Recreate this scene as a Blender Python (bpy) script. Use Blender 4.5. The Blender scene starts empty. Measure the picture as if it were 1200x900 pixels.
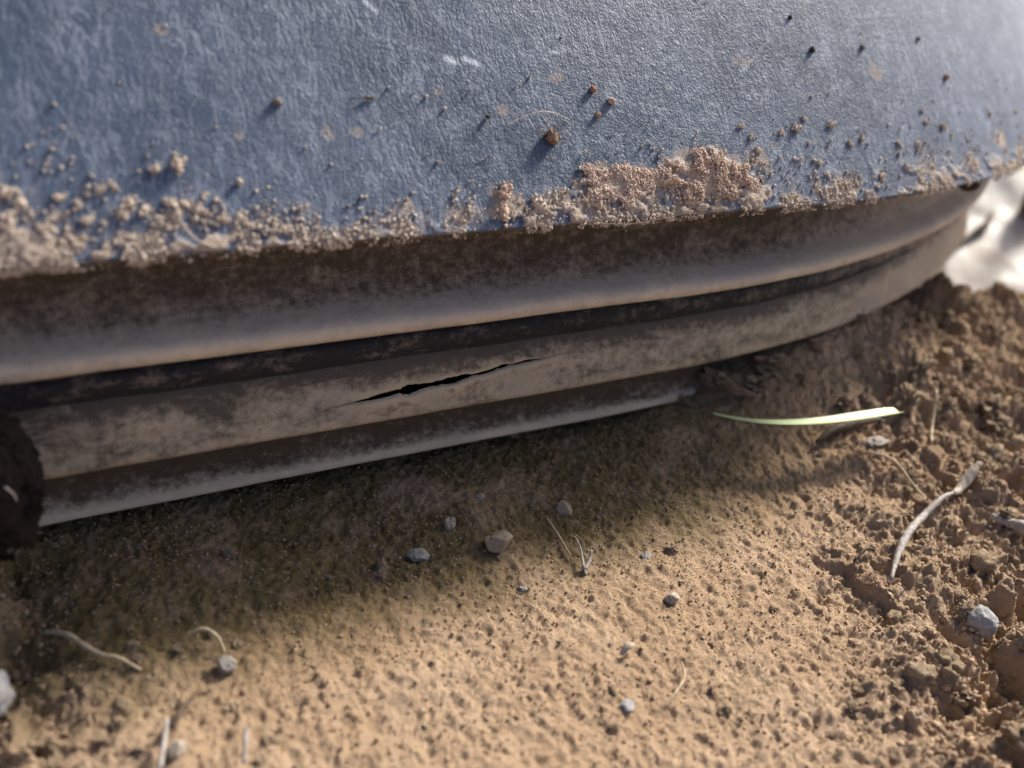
import bpy, bmesh, math, random
import numpy as np
from mathutils import Matrix, Vector

SC = bpy.context.scene
COL = SC.collection
RNG = np.random.default_rng(7)

# ------------------------------------------------------------------ camera
# World: metres. x runs along the bumper, y goes away from the viewer into the bumper, z up.
FPX, CX, CY = 1100.0, 600.0, 450.0                       # focal length in photo pixels (1200 wide)
AX = np.array([0.87409, 0.14534, 0.46340])               # world axes written as (right, up, forward)
AZ = np.array([0.12254, 0.85731, -0.5])
AX /= np.linalg.norm(AX); AZ -= AX*(AX@AZ); AZ /= np.linalg.norm(AZ)
AY = -np.cross(AZ, AX)
AXES = np.array([AX, AY, AZ])
EYE = -(AXES @ (0.36*np.array([0, (CY-268)/FPX, 1.0])))  # 36 cm from the lower edge of the cover
right, up, fwd = AXES[:, 0], AXES[:, 1], AXES[:, 2]
cam = bpy.data.cameras.new('camera')
camo = bpy.data.objects.new('camera', cam); COL.objects.link(camo)
mw = Matrix.Identity(4)
for r in range(3):
    mw[r][0], mw[r][1], mw[r][2], mw[r][3] = right[r], up[r], -fwd[r], EYE[r]
camo.matrix_world = mw
cam.sensor_width = 36.0; cam.lens = 36.0*FPX/1200.0
cam.clip_start = 0.01; cam.clip_end = 500.0
cam.dof.use_dof = True; cam.dof.focus_distance = 0.40; cam.dof.aperture_fstop = 5.0
SC.camera = camo

# ------------------------------------------------------------------ light
SUN = np.array([1.15, 0.405, 1.0]); SUN /= np.linalg.norm(SUN)
world = bpy.data.worlds.new('World'); SC.world = world; world.use_nodes = True
wn = world.node_tree; bg = wn.nodes['Background']
sky = wn.nodes.new('ShaderNodeTexSky'); sky.sky_type = 'NISHITA'; sky.sun_disc = False
sky.sun_elevation = math.asin(SUN[2]); sky.sun_rotation = math.atan2(SUN[0], SUN[1])
sky.air_density = 0.5; sky.dust_density = 5.0; sky.ozone_density = 1.9
wn.links.new(sky.outputs[0], bg.inputs[0]); bg.inputs[1].default_value = 0.115
sl = bpy.data.lights.new('sun', 'SUN'); sl.energy = 4.2; sl.angle = math.radians(11.0); sl.color = (1.0, 0.93, 0.82)
so = bpy.data.objects.new('sun', sl); COL.objects.link(so); so.location = (1, .5, 2)
so.rotation_euler = Vector(SUN).to_track_quat('Z', 'Y').to_euler()
vs = SC.view_settings; vs.view_transform = 'Standard'; vs.look = 'None'; vs.gamma = 1.0; vs.exposure = 0.6

# ------------------------------------------------------------------ helpers
def hash2(ix, iy, seed):
    h = (ix.astype(np.int64)*374761393 + iy.astype(np.int64)*668265263 + seed*2147483647*31 + seed*974711) & 0xffffffff
    h = ((h ^ (h >> 13))*1274126177) & 0xffffffff
    h = ((h ^ (h >> 16))*2246822519) & 0xffffffff
    return ((h ^ (h >> 15)) & 0xffffff)/float(0xffffff)

def vnoise(x, y, seed=0):                                # smooth value noise 0..1
    x = np.asarray(x, float); y = np.asarray(y, float)
    ix, iy = np.floor(x), np.floor(y); fx, fy = x-ix, y-iy
    fx = fx*fx*fx*(fx*(fx*6-15)+10); fy = fy*fy*fy*(fy*(fy*6-15)+10)
    a, b = hash2(ix, iy, seed), hash2(ix+1, iy, seed)
    c, d = hash2(ix, iy+1, seed), hash2(ix+1, iy+1, seed)
    return (a*(1-fx)+b*fx)*(1-fy)+(c*(1-fx)+d*fx)*fy

def fbm(x, y, seed=0, octs=4, gain=.5):
    s, a, t = 0.0, 1.0, 0.0
    for o in range(octs):
        s = s + a*vnoise(x*2**o + 17.3*o, y*2**o - 9.1*o, seed+o); t += a; a *= gain
    return s/t

def lumps(x, y, seed=0, soft=1.0):                       # rounded crumbs: domes round random centres, 0..1
    ix, iy = np.floor(x), np.floor(y); best = np.zeros_like(x)
    for dx in (-1, 0, 1):
        for dy in (-1, 0, 1):
            jx, jy = ix+dx, iy+dy
            px = jx+.15+.7*hash2(jx, jy, seed); py = jy+.15+.7*hash2(jx, jy, seed+1)
            r = .28+.55*hash2(jx, jy, seed+2)**1.5
            d2 = ((x-px)**2+(y-py)**2)/(r*r)
            best = np.maximum(best, r*np.sqrt(np.clip(1-d2, 0, 1)))
    return best

def sstep(a, b, x):
    t = np.clip((np.asarray(x, float)-a)/(b-a), 0, 1); return t*t*(3-2*t)

def mesh_np(name, V, F, mat, smooth=True, attrs=None, uv=None):
    """V (n,3); F (m,3|4) int"""
    V = np.ascontiguousarray(V, np.float32); F = np.ascontiguousarray(F, np.int32)
    me = bpy.data.meshes.new(name); k = F.shape[1]
    me.vertices.add(len(V)); me.vertices.foreach_set('co', V.ravel())
    me.loops.add(F.size); me.loops.foreach_set('vertex_index', F.ravel())
    me.polygons.add(len(F)); me.polygons.foreach_set('loop_start', np.arange(0, F.size, k, dtype=np.int32))
    if uv is not None:
        l = me.uv_layers.new(name='UVMap'); l.data.foreach_set('uv', np.ascontiguousarray(uv[F.ravel()], np.float32).ravel())
    for an, av in (attrs or {}).items():
        a = me.attributes.new(an, 'FLOAT', 'POINT'); a.data.foreach_set('value', np.ascontiguousarray(av, np.float32).ravel())
    me.update(calc_edges=True); me.validate()
    if smooth: me.polygons.foreach_set('use_smooth', np.ones(len(me.polygons), bool))
    if mat: me.materials.append(mat)
    return me

def link(name, me, parent=None, label=None, cat=None, group=None, kind=None, loc=None):
    o = bpy.data.objects.new(name, me); COL.objects.link(o)
    if parent: o.parent = parent
    if loc is not None: o.location = loc
    if label: o['label'] = label
    if cat: o['category'] = cat
    if group: o['group'] = group
    if kind: o['kind'] = kind
    return o

def thing(name, label, cat, loc=(0, 0, 0), group=None):
    return link(name, None, None, label, cat, group, None, loc)

def grid_faces(nu, nv, off=0):
    i = np.arange(nu-1)[:, None]*nv+np.arange(nv-1)[None]
    return np.stack([i, i+nv, i+nv+1, i+1], -1).reshape(-1, 4)+off

_ico = {}
def ico(sub):
    if sub not in _ico:
        t = (1+5**.5)/2
        V = [(-1,t,0),(1,t,0),(-1,-t,0),(1,-t,0),(0,-1,t),(0,1,t),(0,-1,-t),(0,1,-t),(t,0,-1),(t,0,1),(-t,0,-1),(-t,0,1)]
        F = [(0,11,5),(0,5,1),(0,1,7),(0,7,10),(0,10,11),(1,5,9),(5,11,4),(11,10,2),(10,7,6),(7,1,8),(3,9,4),(3,4,2),(3,2,6),(3,6,8),(3,8,9),(4,9,5),(2,4,11),(6,2,10),(8,6,7),(9,8,1)]
        V = [np.array(v, float)/np.linalg.norm(v) for v in V]
        for _ in range(sub):
            c, G = {}, []
            def mid(a, b):
                k = (min(a, b), max(a, b))
                if k not in c:
                    m = V[a]+V[b]; V.append(m/np.linalg.norm(m)); c[k] = len(V)-1
                return c[k]
            for a, b, d in F:
                e, f, g = mid(a, b), mid(b, d), mid(d, a)
                G += [(a, e, g), (b, f, e), (d, g, f), (e, f, g)]
            F = G
        _ico[sub] = (np.array(V), np.array(F))
    return _ico[sub]

def n3(P, freq, seed):                                   # cheap 3D-ish noise from three planes
    P = P*freq
    return (vnoise(P[:, 0]+P[:, 2]*.71, P[:, 1]-P[:, 2]*.53, seed)+vnoise(P[:, 1]+3.1, P[:, 2]+P[:, 0]*.37, seed+5)
            + vnoise(P[:, 2]-7.7, P[:, 0]-P[:, 1]*.41, seed+9))/3-.5

def rock(sub, seed, amp=.5, squash=(1, 1, 1), fine=.18, facet=0):
    V, F = ico(sub); V = V.copy()
    k = 1+amp*n3(V, 1.6, seed)*2+fine*n3(V, 4.5, seed+3)*2+fine*.6*n3(V, 9.5, seed+4)*2
    if facet:
        rg = np.random.default_rng(seed)
        for _ in range(facet):
            n = rg.normal(size=3); n /= np.linalg.norm(n); d = .55+.3*rg.random()
            k = np.minimum(k, d/np.clip(V@n, 1e-3, None)*1.0+0*k)
    return V*k[:, None]*np.array(squash), F

def rand_rot(n, rng):
    q = rng.normal(size=(n, 4)); q /= np.linalg.norm(q, axis=1)[:, None]
    w, x, y, z = q.T
    return np.stack([1-2*(y*y+z*z), 2*(x*y-z*w), 2*(x*z+y*w), 2*(x*y+z*w), 1-2*(x*x+z*z), 2*(y*z-x*w),
                     2*(x*z-y*w), 2*(y*z+x*w), 1-2*(x*x+y*y)], 1).reshape(n, 3, 3)

def scatter(P, S, sub=0, nvar=8, seed=0, amp=.8, squash=(1, .8, .65), fine=.3):
    """many irregular grains as one vertex/face soup"""
    rng = np.random.default_rng(seed); n = len(P)
    T = [rock(sub, seed*50+i, amp, squash, fine) for i in range(nvar)]
    Fv = T[0][1]; nv = len(T[0][0]); TV = np.array([t[0] for t in T])
    V = np.einsum('nij,nvj->nvi', rand_rot(n, rng), TV[rng.integers(0, nvar, n)])*S[:, None, None]+P[:, None]
    F = (Fv[None]+(np.arange(n)*nv)[:, None, None]).reshape(-1, 3)
    return V.reshape(-1, 3), F

def tube(pts, rad, n=8, seed=0, rough=.12, sub=6, flat=1.0):
    pts = np.array(pts, float); rad = np.array(rad, float)
    t = np.linspace(0, len(pts)-1, (len(pts)-1)*sub+1)
    def cr(A):                                           # Catmull-Rom
        A = A.reshape(len(pts), -1); E = np.vstack([2*A[0]-A[1], A, 2*A[-1]-A[-2]]); i = np.minimum(t.astype(int), len(pts)-2); f = (t-i)[:, None]
        a, b, c, d = E[i], E[i+1], E[i+2], E[i+3]
        return .5*(2*b+(c-a)*f+(2*a-5*b+4*c-d)*f**2+(3*b-a-3*c+d)*f**3)
    C = cr(pts); R = np.abs(cr(rad)[:, 0])
    T = np.gradient(C, axis=0); T /= np.linalg.norm(T, axis=1)[:, None]
    N = np.cross(T, [0.0, 0.0, 1.0]); N /= np.linalg.norm(N, axis=1)[:, None]+1e-9; B = np.cross(N, T)
    a = np.linspace(0, 2*np.pi, n, endpoint=False)
    R = R[:, None]*(1+rough*(np.random.default_rng(seed).random((len(C), n))-.5)*2)
    V = C[:, None]+R[..., None]*(np.cos(a)[None, :, None]*N[:, None]+flat*np.sin(a)[None, :, None]*B[:, None])
    m = len(C); F = []
    for i in range(m-1):
        for j in range(n): F.append((i*n+j, i*n+(j+1) % n, (i+1)*n+(j+1) % n, (i+1)*n+j))
    V = np.vstack([V.reshape(-1, 3), C[0], C[-1]])
    for j in range(n):
        F.append((m*n, (j+1) % n, j, m*n)); F.append((m*n+1, (m-1)*n+j, (m-1)*n+(j+1) % n, m*n+1))
    quads = [f for f in F if len(set(f)) == 4]; tris = [f[:3] for f in F if len(set(f)) == 3]
    tri = [(q[0], q[1], q[2]) for q in quads]+[(q[0], q[2], q[3]) for q in quads]+tris
    return V, np.array(tri)

# ------------------------------------------------------------------ materials
class NT:
    def __init__(self, name):
        self.m = bpy.data.materials.new(name); self.m.use_nodes = True
        self.t = self.m.node_tree; self.b = self.t.nodes['Principled BSDF']
    def n(self, typ, ins=None, **kw):
        nd = self.t.nodes.new(typ)
        for k, v in kw.items(): setattr(nd, k, v)
        for k, v in (ins or {}).items(): self.put(nd.inputs[k], v)
        return nd
    def put(self, sock, v):
        if isinstance(v, bpy.types.NodeSocket): self.t.links.new(v, sock)
        else: sock.default_value = v
    def attr(self, name): return self.n('ShaderNodeAttribute', attribute_name=name).outputs['Fac']
    def noise(self, vec, scale, detail=4, rough=.55, dist=0): return self.n('ShaderNodeTexNoise', {'Vector': vec, 'Scale': scale, 'Detail': detail, 'Roughness': rough, 'Distortion': dist}).outputs['Fac']
    def math(self, op, a, b=0.0, c=0.0, clamp=False):
        return self.n('ShaderNodeMath', {0: a, 1: b, 2: c}, operation=op, use_clamp=clamp).outputs[0]
    def rng(self, v, a, b, c=0.0, d=1.0): return self.n('ShaderNodeMapRange', {0: v, 1: a, 2: b, 3: c, 4: d}, interpolation_type='SMOOTHSTEP').outputs[0]
    def mix(self, f, a, b):
        nd = self.n('ShaderNodeMix', data_type='RGBA'); self.put(nd.inputs[0], f)
        for i, v in ((6, a), (7, b)): self.put(nd.inputs[i], (*v, 1) if isinstance(v, tuple) else v)
        return nd.outputs[2]
    def scalevec(self, vec, s): return self.n('ShaderNodeMapping', {'Vector': vec, 'Scale': s}).outputs[0]
    def bump(self, h, dist, strength=1.0, normal=None):
        ins = {'Height': h, 'Distance': dist, 'Strength': strength}
        if normal is not None: ins['Normal'] = normal
        return self.n('ShaderNodeBump', ins).outputs[0]
    def out(self, col, rough=.8, normal=None, spec=.3):
        self.put(self.b.inputs['Base Color'], (*col, 1) if isinstance(col, tuple) else col)
        self.put(self.b.inputs['Roughness'], rough); self.b.inputs['Specular IOR Level'].default_value = spec
        if normal is not None: self.put(self.b.inputs['Normal'], normal)
        return self.m
    def obj(self): return self.n('ShaderNodeTexCoord').outputs['Object']
    def uv(self): return self.n('ShaderNodeTexCoord').outputs['UV']
    def island(self): return self.n('ShaderNodeNewGeometry').outputs['Random Per Island']
    def pos(self): return self.n('ShaderNodeNewGeometry').outputs['Position']

DUST = (.36, .27, .19)
def mat_cover():
    k = NT('grained_plastic'); uv = k.uv()
    warp = k.n('ShaderNodeTexNoise', {'Vector': uv, 'Scale': 260.0, 'Detail': 2.0})
    wv = k.n('ShaderNodeVectorMath', {0: warp.outputs['Color'], 1: (.5, .5, .5)}, operation='SUBTRACT').outputs[0]
    wv = k.n('ShaderNodeVectorMath', {0: wv, 'Scale': .0032}, operation='SCALE').outputs[0]
    uvw = k.n('ShaderNodeVectorMath', {0: uv, 1: wv}, operation='ADD').outputs[0]
    cell = k.n('ShaderNodeTexVoronoi', {'Vector': k.scalevec(uvw, (1.0, .72, 1)), 'Scale': 760.0}, feature='DISTANCE_TO_EDGE').outputs['Distance']
    grain = k.rng(cell, 0.0, .30)
    fine = k.noise(uvw, 2600.0, 3, .6)
    creaseA = k.noise(k.scalevec(uvw, (200.0, 60.0, 1)), 1.0, 4, .6, .6)       # creases running up the panel
    creaseB = k.noise(k.scalevec(uvw, (120.0, 260.0, 1)), 1.0, 4, .6, .8)
    cr = k.math('ABSOLUTE', k.math('SUBTRACT', creaseA, .5)); cr = k.rng(cr, 0.0, .07)
    cb = k.math('ABSOLUTE', k.math('SUBTRACT', creaseB, .5)); cb = k.rng(cb, 0.0, .05)
    h = k.math('ADD', k.math('MULTIPLY', grain, .42), k.math('MULTIPLY', fine, .28))
    h = k.math('ADD', h, k.math('ADD', k.math('MULTIPLY', cr, .55), k.math('MULTIPLY', cb, .28)))
    nrm = k.bump(h, .00034, .6)
    big = k.noise(uv, 11.0, 6, .62); mid = k.noise(uv, 90.0, 5, .65)
    base = k.mix(k.rng(big, .38, .62), (.040, .070, .126), (.088, .126, .198))
    base = k.mix(k.math('MULTIPLY', k.rng(mid, .45, .75), .4), base, (.13, .165, .235))
    fl = k.math('ADD', k.math('MULTIPLY', grain, .5), k.noise(uvw, 1700.0, 3, .65)); fl = k.rng(fl, .82, 1.12)   # chalky wear on the tops of the grain
    fl = k.math('MULTIPLY', fl, k.rng(mid, .3, .65, .25, 1.0))
    vein = k.math('MULTIPLY', k.math('SUBTRACT', 1.0, cr), k.rng(k.noise(uv, 60.0, 3, .6), .42, .62))
    base = k.mix(k.math('MULTIPLY', fl, .5), base, (.25, .31, .4)); base = k.mix(k.math('MULTIPLY', vein, .6), base, (.28, .335, .43))
    wp_ = k.noise(k.scalevec(uv, (14.0, 90.0, 1)), 1.0, 5, .65, .3); base = k.mix(k.rng(wp_, .54, .72, 0, .35), base, (.16, .2, .27))
    hs = k.noise(k.n('ShaderNodeMapping', {'Vector': uv, 'Rotation': (0, 0, .5), 'Scale': (1500.0, 26.0, 1)}).outputs[0], 1.0, 2, .5); base = k.mix(k.rng(hs, .70, .76, 0, .35), base, (.36, .41, .5))
    d = k.attr('dust'); dn = k.noise(uv, 900.0, 4, .7)
    dm = k.rng(k.math('ADD', d, k.math('MULTIPLY', k.math('MULTIPLY', k.math('SUBTRACT', dn, .5), 1.9), k.math('MULTIPLY', d, 3.0, clamp=True))), .2, 1.1)
    dc = k.mix(k.rng(k.noise(uv, 1500.0, 4, .7), .35, .65), (.42, .32, .24), (.66, .55, .45))
    base = k.mix(k.math('MULTIPLY', dm, .92), base, dc)
    nrm = k.bump(k.noise(uv, 1300.0, 4, .75), .0010, k.math('MULTIPLY', dm, .8), nrm)
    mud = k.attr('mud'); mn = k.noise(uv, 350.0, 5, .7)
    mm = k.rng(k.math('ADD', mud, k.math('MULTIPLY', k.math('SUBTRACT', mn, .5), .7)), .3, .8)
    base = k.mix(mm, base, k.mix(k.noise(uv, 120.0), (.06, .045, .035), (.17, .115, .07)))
    base = k.mix(k.math('MULTIPLY', k.attr('scratch'), 1.5, clamp=True), base, (.62, .68, .78))
    rough = k.math('ADD', .55, k.math('MULTIPLY', dm, .3))
    return k.out(base, rough, nrm, .3)

def mat_sill(name, clean, tint, blot=1.0, *, bumpy=.0004, spec=.3, seed=0.0, streak=45.0, soft=.0):
    k = NT(name); uv = k.n('ShaderNodeMapping', {'Vector': k.uv(), 'Location': (seed, seed, 0)}).outputs[0]
    st = k.scalevec(uv, (streak, 110.0, 1)); n1 = k.noise(st, 1.0, 6, .65, .5)
    n2 = k.noise(uv, 260.0, 5, .7); n3_ = k.noise(uv, 1500.0, 3, .7); n4 = k.noise(uv, 45.0, 5, .65, .4)
    d = k.attr('dust')  # dust, plus recess shade and ridge highlights painted into the mouldings
    dm = k.math('ADD', d, k.math('MULTIPLY', k.math('SUBTRACT', n1, .5), 1.5*blot))
    dm = k.math('ADD', dm, k.math('MULTIPLY', k.math('SUBTRACT', n2, .5), 1.1))
    dm = k.math('ADD', dm, k.math('MULTIPLY', k.math('SUBTRACT', n4, .5), 1.1*blot))
    dm = k.rng(k.math('ADD', dm, k.math('MULTIPLY', k.math('SUBTRACT', n3_, .5), .6)), .10-soft, .9+soft)
    dcol = k.mix(k.rng(n4, .35, .65), tint, (tint[0]*.8, tint[1]*.8, tint[2]*.86))
    base = k.mix(dm, k.mix(n2, clean, tuple(c*1.7 for c in clean)), dcol)
    sk = k.noise(k.scalevec(uv, (35.0, 1400.0, 1)), 1.0, 2, .5); sk = k.math('MULTIPLY', k.rng(sk, .66, .72), k.rng(n4, .45, .6))   # rub marks along the strip
    base = k.mix(k.math('MULTIPLY', sk, .55), base, (.5, .45, .38))
    sp = k.rng(n3_, .66, .74)
    base = k.mix(k.math('MULTIPLY', sp, .5), base, (.4, .36, .3))
    nrm = k.bump(k.math('ADD', k.math('MULTIPLY', n2, .8), k.math('ADD', k.math('MULTIPLY', n3_, .35), n1)), bumpy, .8)
    return k.out(base, k.math('ADD', .6, k.math('MULTIPLY', dm, .35)), nrm, spec*.5)

def mat_ground():
    k = NT('sandy_soil'); p = k.pos()
    n1 = k.noise(p, 14.0, 5, .6); n2 = k.noise(p, 120.0, 5, .65); n3_ = k.noise(p, 900.0, 4, .7); n4 = k.noise(p, 3000.0, 2, .7)
    c = k.mix(k.rng(n1, .35, .65), (.50, .345, .22), (.60, .435, .295))
    c = k.mix(k.math('MULTIPLY', k.rng(n2, .5, .72), .45), c, (.34, .23, .135))
    n5 = k.noise(p, 380.0, 4, .75); c = k.mix(k.rng(n5, .52, .68, 0, .5), c, (.33, .225, .14)); c = k.mix(k.rng(n5, .46, .3, 0, .5), c, (.66, .5, .35))
    c = k.mix(k.math('MULTIPLY', k.rng(n3_, .55, .75), .5), c, (.52, .4, .27))
    c = k.mix(k.math('MULTIPLY', k.rng(n3_, .45, .25), .3), c, (.26, .17, .1))
    ch = k.attr('churn')                                                       # freshly turned, browner soil
    c = k.mix(k.math('MULTIPLY', ch, k.math('MULTIPLY', k.rng(n2, .4, .65), .8)), c, (.47, .36, .255))
    shd = k.attr('shade_tint')                                                        # olive tone of the bumper's shade, painted into the soil colour
    c = k.mix(k.math('MULTIPLY', shd, k.rng(n2, .2, .55, .1, .9)), c, (.2, .155, .062))
    h = k.math('ADD', k.math('MULTIPLY', n3_, 1.0), k.math('MULTIPLY', n4, .5))
    return k.out(c, .95, k.bump(h, .0016, 1.0), .15)

def mat_crumb(name, a, b, c=None, bump=.0004, sc=2500.0):
    k = NT(name); r = k.island(); p = k.pos()
    col = k.mix(r, a, b)
    n = k.noise(p, sc, 4, .7); n2 = k.noise(p, sc*.25, 4, .65)
    col = k.mix(k.rng(n, .4, .7, 0, .5), col, c or tuple(v*.5 for v in a))
    return k.out(col, .95, k.bump(k.math('ADD', n, n2), bump, 1.0), .15)

def mat_stone(name, a, b, sc=400.0, rough=.8):
    k = NT(name); p = k.obj(); n = k.noise(p, sc, 5, .7); n2 = k.noise(p, sc*4, 4, .7)
    col = k.mix(k.rng(n, .35, .65), a, b); col = k.mix(k.rng(n2, .42, .62, 0, .7), col, (.36, .28, .19))
    return k.out(col, rough, k.bump(k.math('ADD', n, n2), .0005, .8), .3)

def mat_fibre(name, a, b, rough=.7):
    k = NT(name); p = k.obj(); n = k.noise(p, 500.0, 4, .7)
    return k.out(k.mix(k.rng(n, .35, .65), a, b), rough, k.bump(n, .0003, .8), .3)

M_cover = mat_cover()
M_mould = mat_sill('dusty_moulding', (.055, .044, .034), (.68, .60, .48), .55, soft=.15, streak=70.0)
M_strip = mat_sill('black_rubber', (.022, .023, .027), (.36, .31, .25), spec=.35, seed=3.1)
M_sill = mat_sill('muddy_sill', (.085, .075, .062), (.58, .49, .355), bumpy=.0008, seed=7.7)
M_flange = mat_sill('flange_plastic', (.075, .057, .04), (.72, .62, .46), .6, seed=1.3)
M_dark = NT('added_dark_wall').out((.012, .011, .01), .9)
M_soil = mat_ground()
M_crumb = mat_crumb('soil_crumb', (.40, .275, .175), (.64, .47, .325))
M_clod = mat_crumb('soil_clod', (.45, .33, .215), (.60, .46, .32), sc=1500.0, bump=.0016)
M_mud = mat_crumb('dry_mud', (.66, .50, .40), (.84, .69, .58), (.48, .33, .25))
M_mudtan = mat_crumb('pale_mud', (.64, .54, .44), (.84, .74, .63), (.54, .44, .35))
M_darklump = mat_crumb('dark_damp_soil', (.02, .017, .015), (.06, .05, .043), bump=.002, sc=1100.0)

# ------------------------------------------------------------------ shape of the bumper in plan and section
def plan(xs, R, u1, R2):
    u = np.linspace(-1.0, 1.6, 26001); k = np.where(u < xs, 0, np.where(u < u1, 1/R, 1/R2)); th = np.minimum(np.cumsum(k)*1e-4, math.radians(150))
    x = np.cumsum(np.cos(th))*1e-4; y = np.cumsum(np.sin(th))*1e-4; i = int(1.0/1e-4)
    return u, th, x-x[i], y-y[i]
def sweep(u, dep, z, path):
    """point on the bumper: u metres along it, dep metres in from its lower edge, height z"""
    u, dep, z = np.broadcast_arrays(np.asarray(u, float), np.asarray(dep, float), np.asarray(z, float))
    th = np.interp(u, path[0], path[1]); x = np.interp(u, path[0], path[2]); y = np.interp(u, path[0], path[3])
    return np.stack([x-dep*np.sin(th), y+dep*np.cos(th), z], -1)
PC = plan(.16, .65, .575, .13); PS = plan(.10, .70, .50, .13)
def heading(u): return float(np.interp(u, PC[0], PC[1]))
TILT = math.radians(38); ST, CT = math.sin(TILT), math.cos(TILT)
def panel(u, s, h=0.0):                                  # point on the face of the cover, h metres off it
    return sweep(u, s*math.sin(TILT)-h*math.cos(TILT), s*math.cos(TILT)+h*math.sin(TILT), PC)
def pnorm(u):
    th = heading(u); return np.array([math.cos(TILT)*math.sin(th), -math.cos(TILT)*math.cos(th), math.sin(TILT)])

def to_px(p):
    c = (np.atleast_2d(p)-EYE) @ AXES
    return np.stack([CX+FPX*c[:, 0]/c[:, 2], CY-FPX*c[:, 1]/c[:, 2]], 1)
def ray(a, b): return AXES @ np.array([(a-CX)/FPX, (CY-b)/FPX, 1.0])
def on_panel(a, b):                                      # photo pixel -> (u, s) on the cover
    q = np.array([0.0, .04])
    for _ in range(25):
        f0 = to_px(panel(*q))[0]-np.array([a, b]); e = 1e-5
        J = np.stack([(to_px(panel(q[0]+e, q[1]))[0]-np.array([a, b])-f0)/e, (to_px(panel(q[0], q[1]+e))[0]-np.array([a, b])-f0)/e], 1)
        q = q-np.clip(np.linalg.solve(J, f0), -.08, .08)
    return q

# ------------------------------------------------------------------ ground
def churn(x, y):
    c = sstep(.01, .16, x-.95*(np.minimum(y, .05)+.17)+.06*(fbm(x*30, y*30, 90)-.5))
    c2 = sstep(-.15, -.19, x+.02*(fbm(x*40, y*40, 91)-.5))*.6
    return np.maximum(c, c2)
def ground_base(x, y):
    m = sstep(.05, .25, x)*sstep(-.075, .015, y-.28*np.clip(x-.1, 0, .6)**1.4)
    z = -.130+.036*m+.012*sstep(.1, .5, x)*sstep(-.2, .0, y)
    z = z-.07*sstep(.36, .47, x)*sstep(.05, .13, y)-.020*sstep(.26, .38, x)*sstep(-.05, .04, y)
    z = z+.007*(fbm(x*14, y*14, 3, 3)-.5)
    z = z+.05*sstep(.7, 3.0, np.hypot(x, y))*(fbm(x*1.1, y*1.1, 8, 4)-.5)*2
    return z
def ground_h(x, y, detail=True):
    x = np.asarray(x, float); y = np.asarray(y, float); z = ground_base(x, y)
    if not detail: return z
    c = churn(x, y); wx = x+.003*(fbm(x*160, y*160, 30, 2)-.5); wy = y+.003*(fbm(x*160, y*160, 40, 2)-.5)
    near = sstep(1.6, .8, np.hypot(x, y))
    d = .0024*(fbm(wx*70, wy*70, 11, 4)-.5)*(1+1.2*c)
    d = d+.020*c*(fbm(wx*40, wy*40, 19, 5, .56)-.5)*1.6-.010*c*sstep(.56, .70, fbm(wx*34+3, wy*34+8, 18, 3))
    d = d+.006*c*lumps(wx*60+.5*fbm(wx*200, wy*200, 19, 3), wy*60, 20)*sstep(.45, .62, fbm(x*40, y*40, 21, 3))
    d = d+(.0008+.0012*c)*lumps(wx*170, wy*170, 23)*sstep(.4, .65, fbm(x*90, y*90, 25, 2)+.12*c)
    d = d+(.0007+.0009*c)*lumps(wx*420, wy*420, 26)*sstep(.35, .6, fbm(x*130, y*130, 29, 2))
    d = d+.0005*lumps(wx*760, wy*760, 46)
    pit = sstep(.60, .74, fbm(wx*95+5, wy*70+2, 33, 3)); d = d-(.0005+.004*c)*pit
    pit2 = sstep(.62, .72, fbm(wx*230+5, wy*180+2, 35, 3)); d = d-(.0007+.001*c)*pit2
    d = d+.0036*(fbm(x*330, y*330, 36, 4, .72)-.5)*(1+1.3*c)
    return z+d*near
def on_ground(a, b):                                     # photo pixel -> point on the soil
    r = ray(a, b); t = (-.10-EYE[2])/r[2]
    for _ in range(30):
        p = EYE+t*r; g = float(ground_base(p[0], p[1])); t = t+((g-EYE[2])/r[2]-t)*.6
    p = EYE+t*r; return np.array([p[0], p[1], float(ground_h(p[0], p[1]))])

def axis(lo, hi, step, far, grow=1.16):
    core = np.arange(lo, hi, step); out = []; s = step; v = hi
    while v < far: out.append(v); s *= grow; v += s
    a = list(core)+out; out = []; s = step; v = lo-step
    while v > -far: out.append(v); s *= grow; v -= s
    return np.array(out[::-1]+a)
gx = axis(-.25, .60, .00085, 60.0); gy = axis(-.25, .17, .00085, 60.0)
GX, GY = np.meshgrid(gx, gy, indexing='ij')
GZ = ground_h(GX, GY)
shade_tint = sstep(-.085, -.03, GY-.25*np.clip(GX-.1, 0, None))*sstep(.22, .08, GX)*sstep(.25, .6, fbm(GX*35, GY*35, 60, 4)+.12)  # mask for the painted shade tone, over the ground the bumper shadows
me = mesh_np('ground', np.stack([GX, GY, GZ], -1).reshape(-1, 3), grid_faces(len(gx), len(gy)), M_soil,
             attrs={'churn': churn(GX, GY), 'shade_tint': shade_tint})
link('ground', me, kind='structure')

# ------------------------------------------------------------------ the bumper
bumper = thing('car_bumper', 'blue-grey grained plastic car bumper with stepped muddy sill low over the dirt', 'bumper', (0, 0, 0))
us = np.concatenate([np.linspace(-.75, -.30, 20)[:-1], np.arange(-.30, .52, .00085), np.linspace(.52, .95, 60)])
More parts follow.
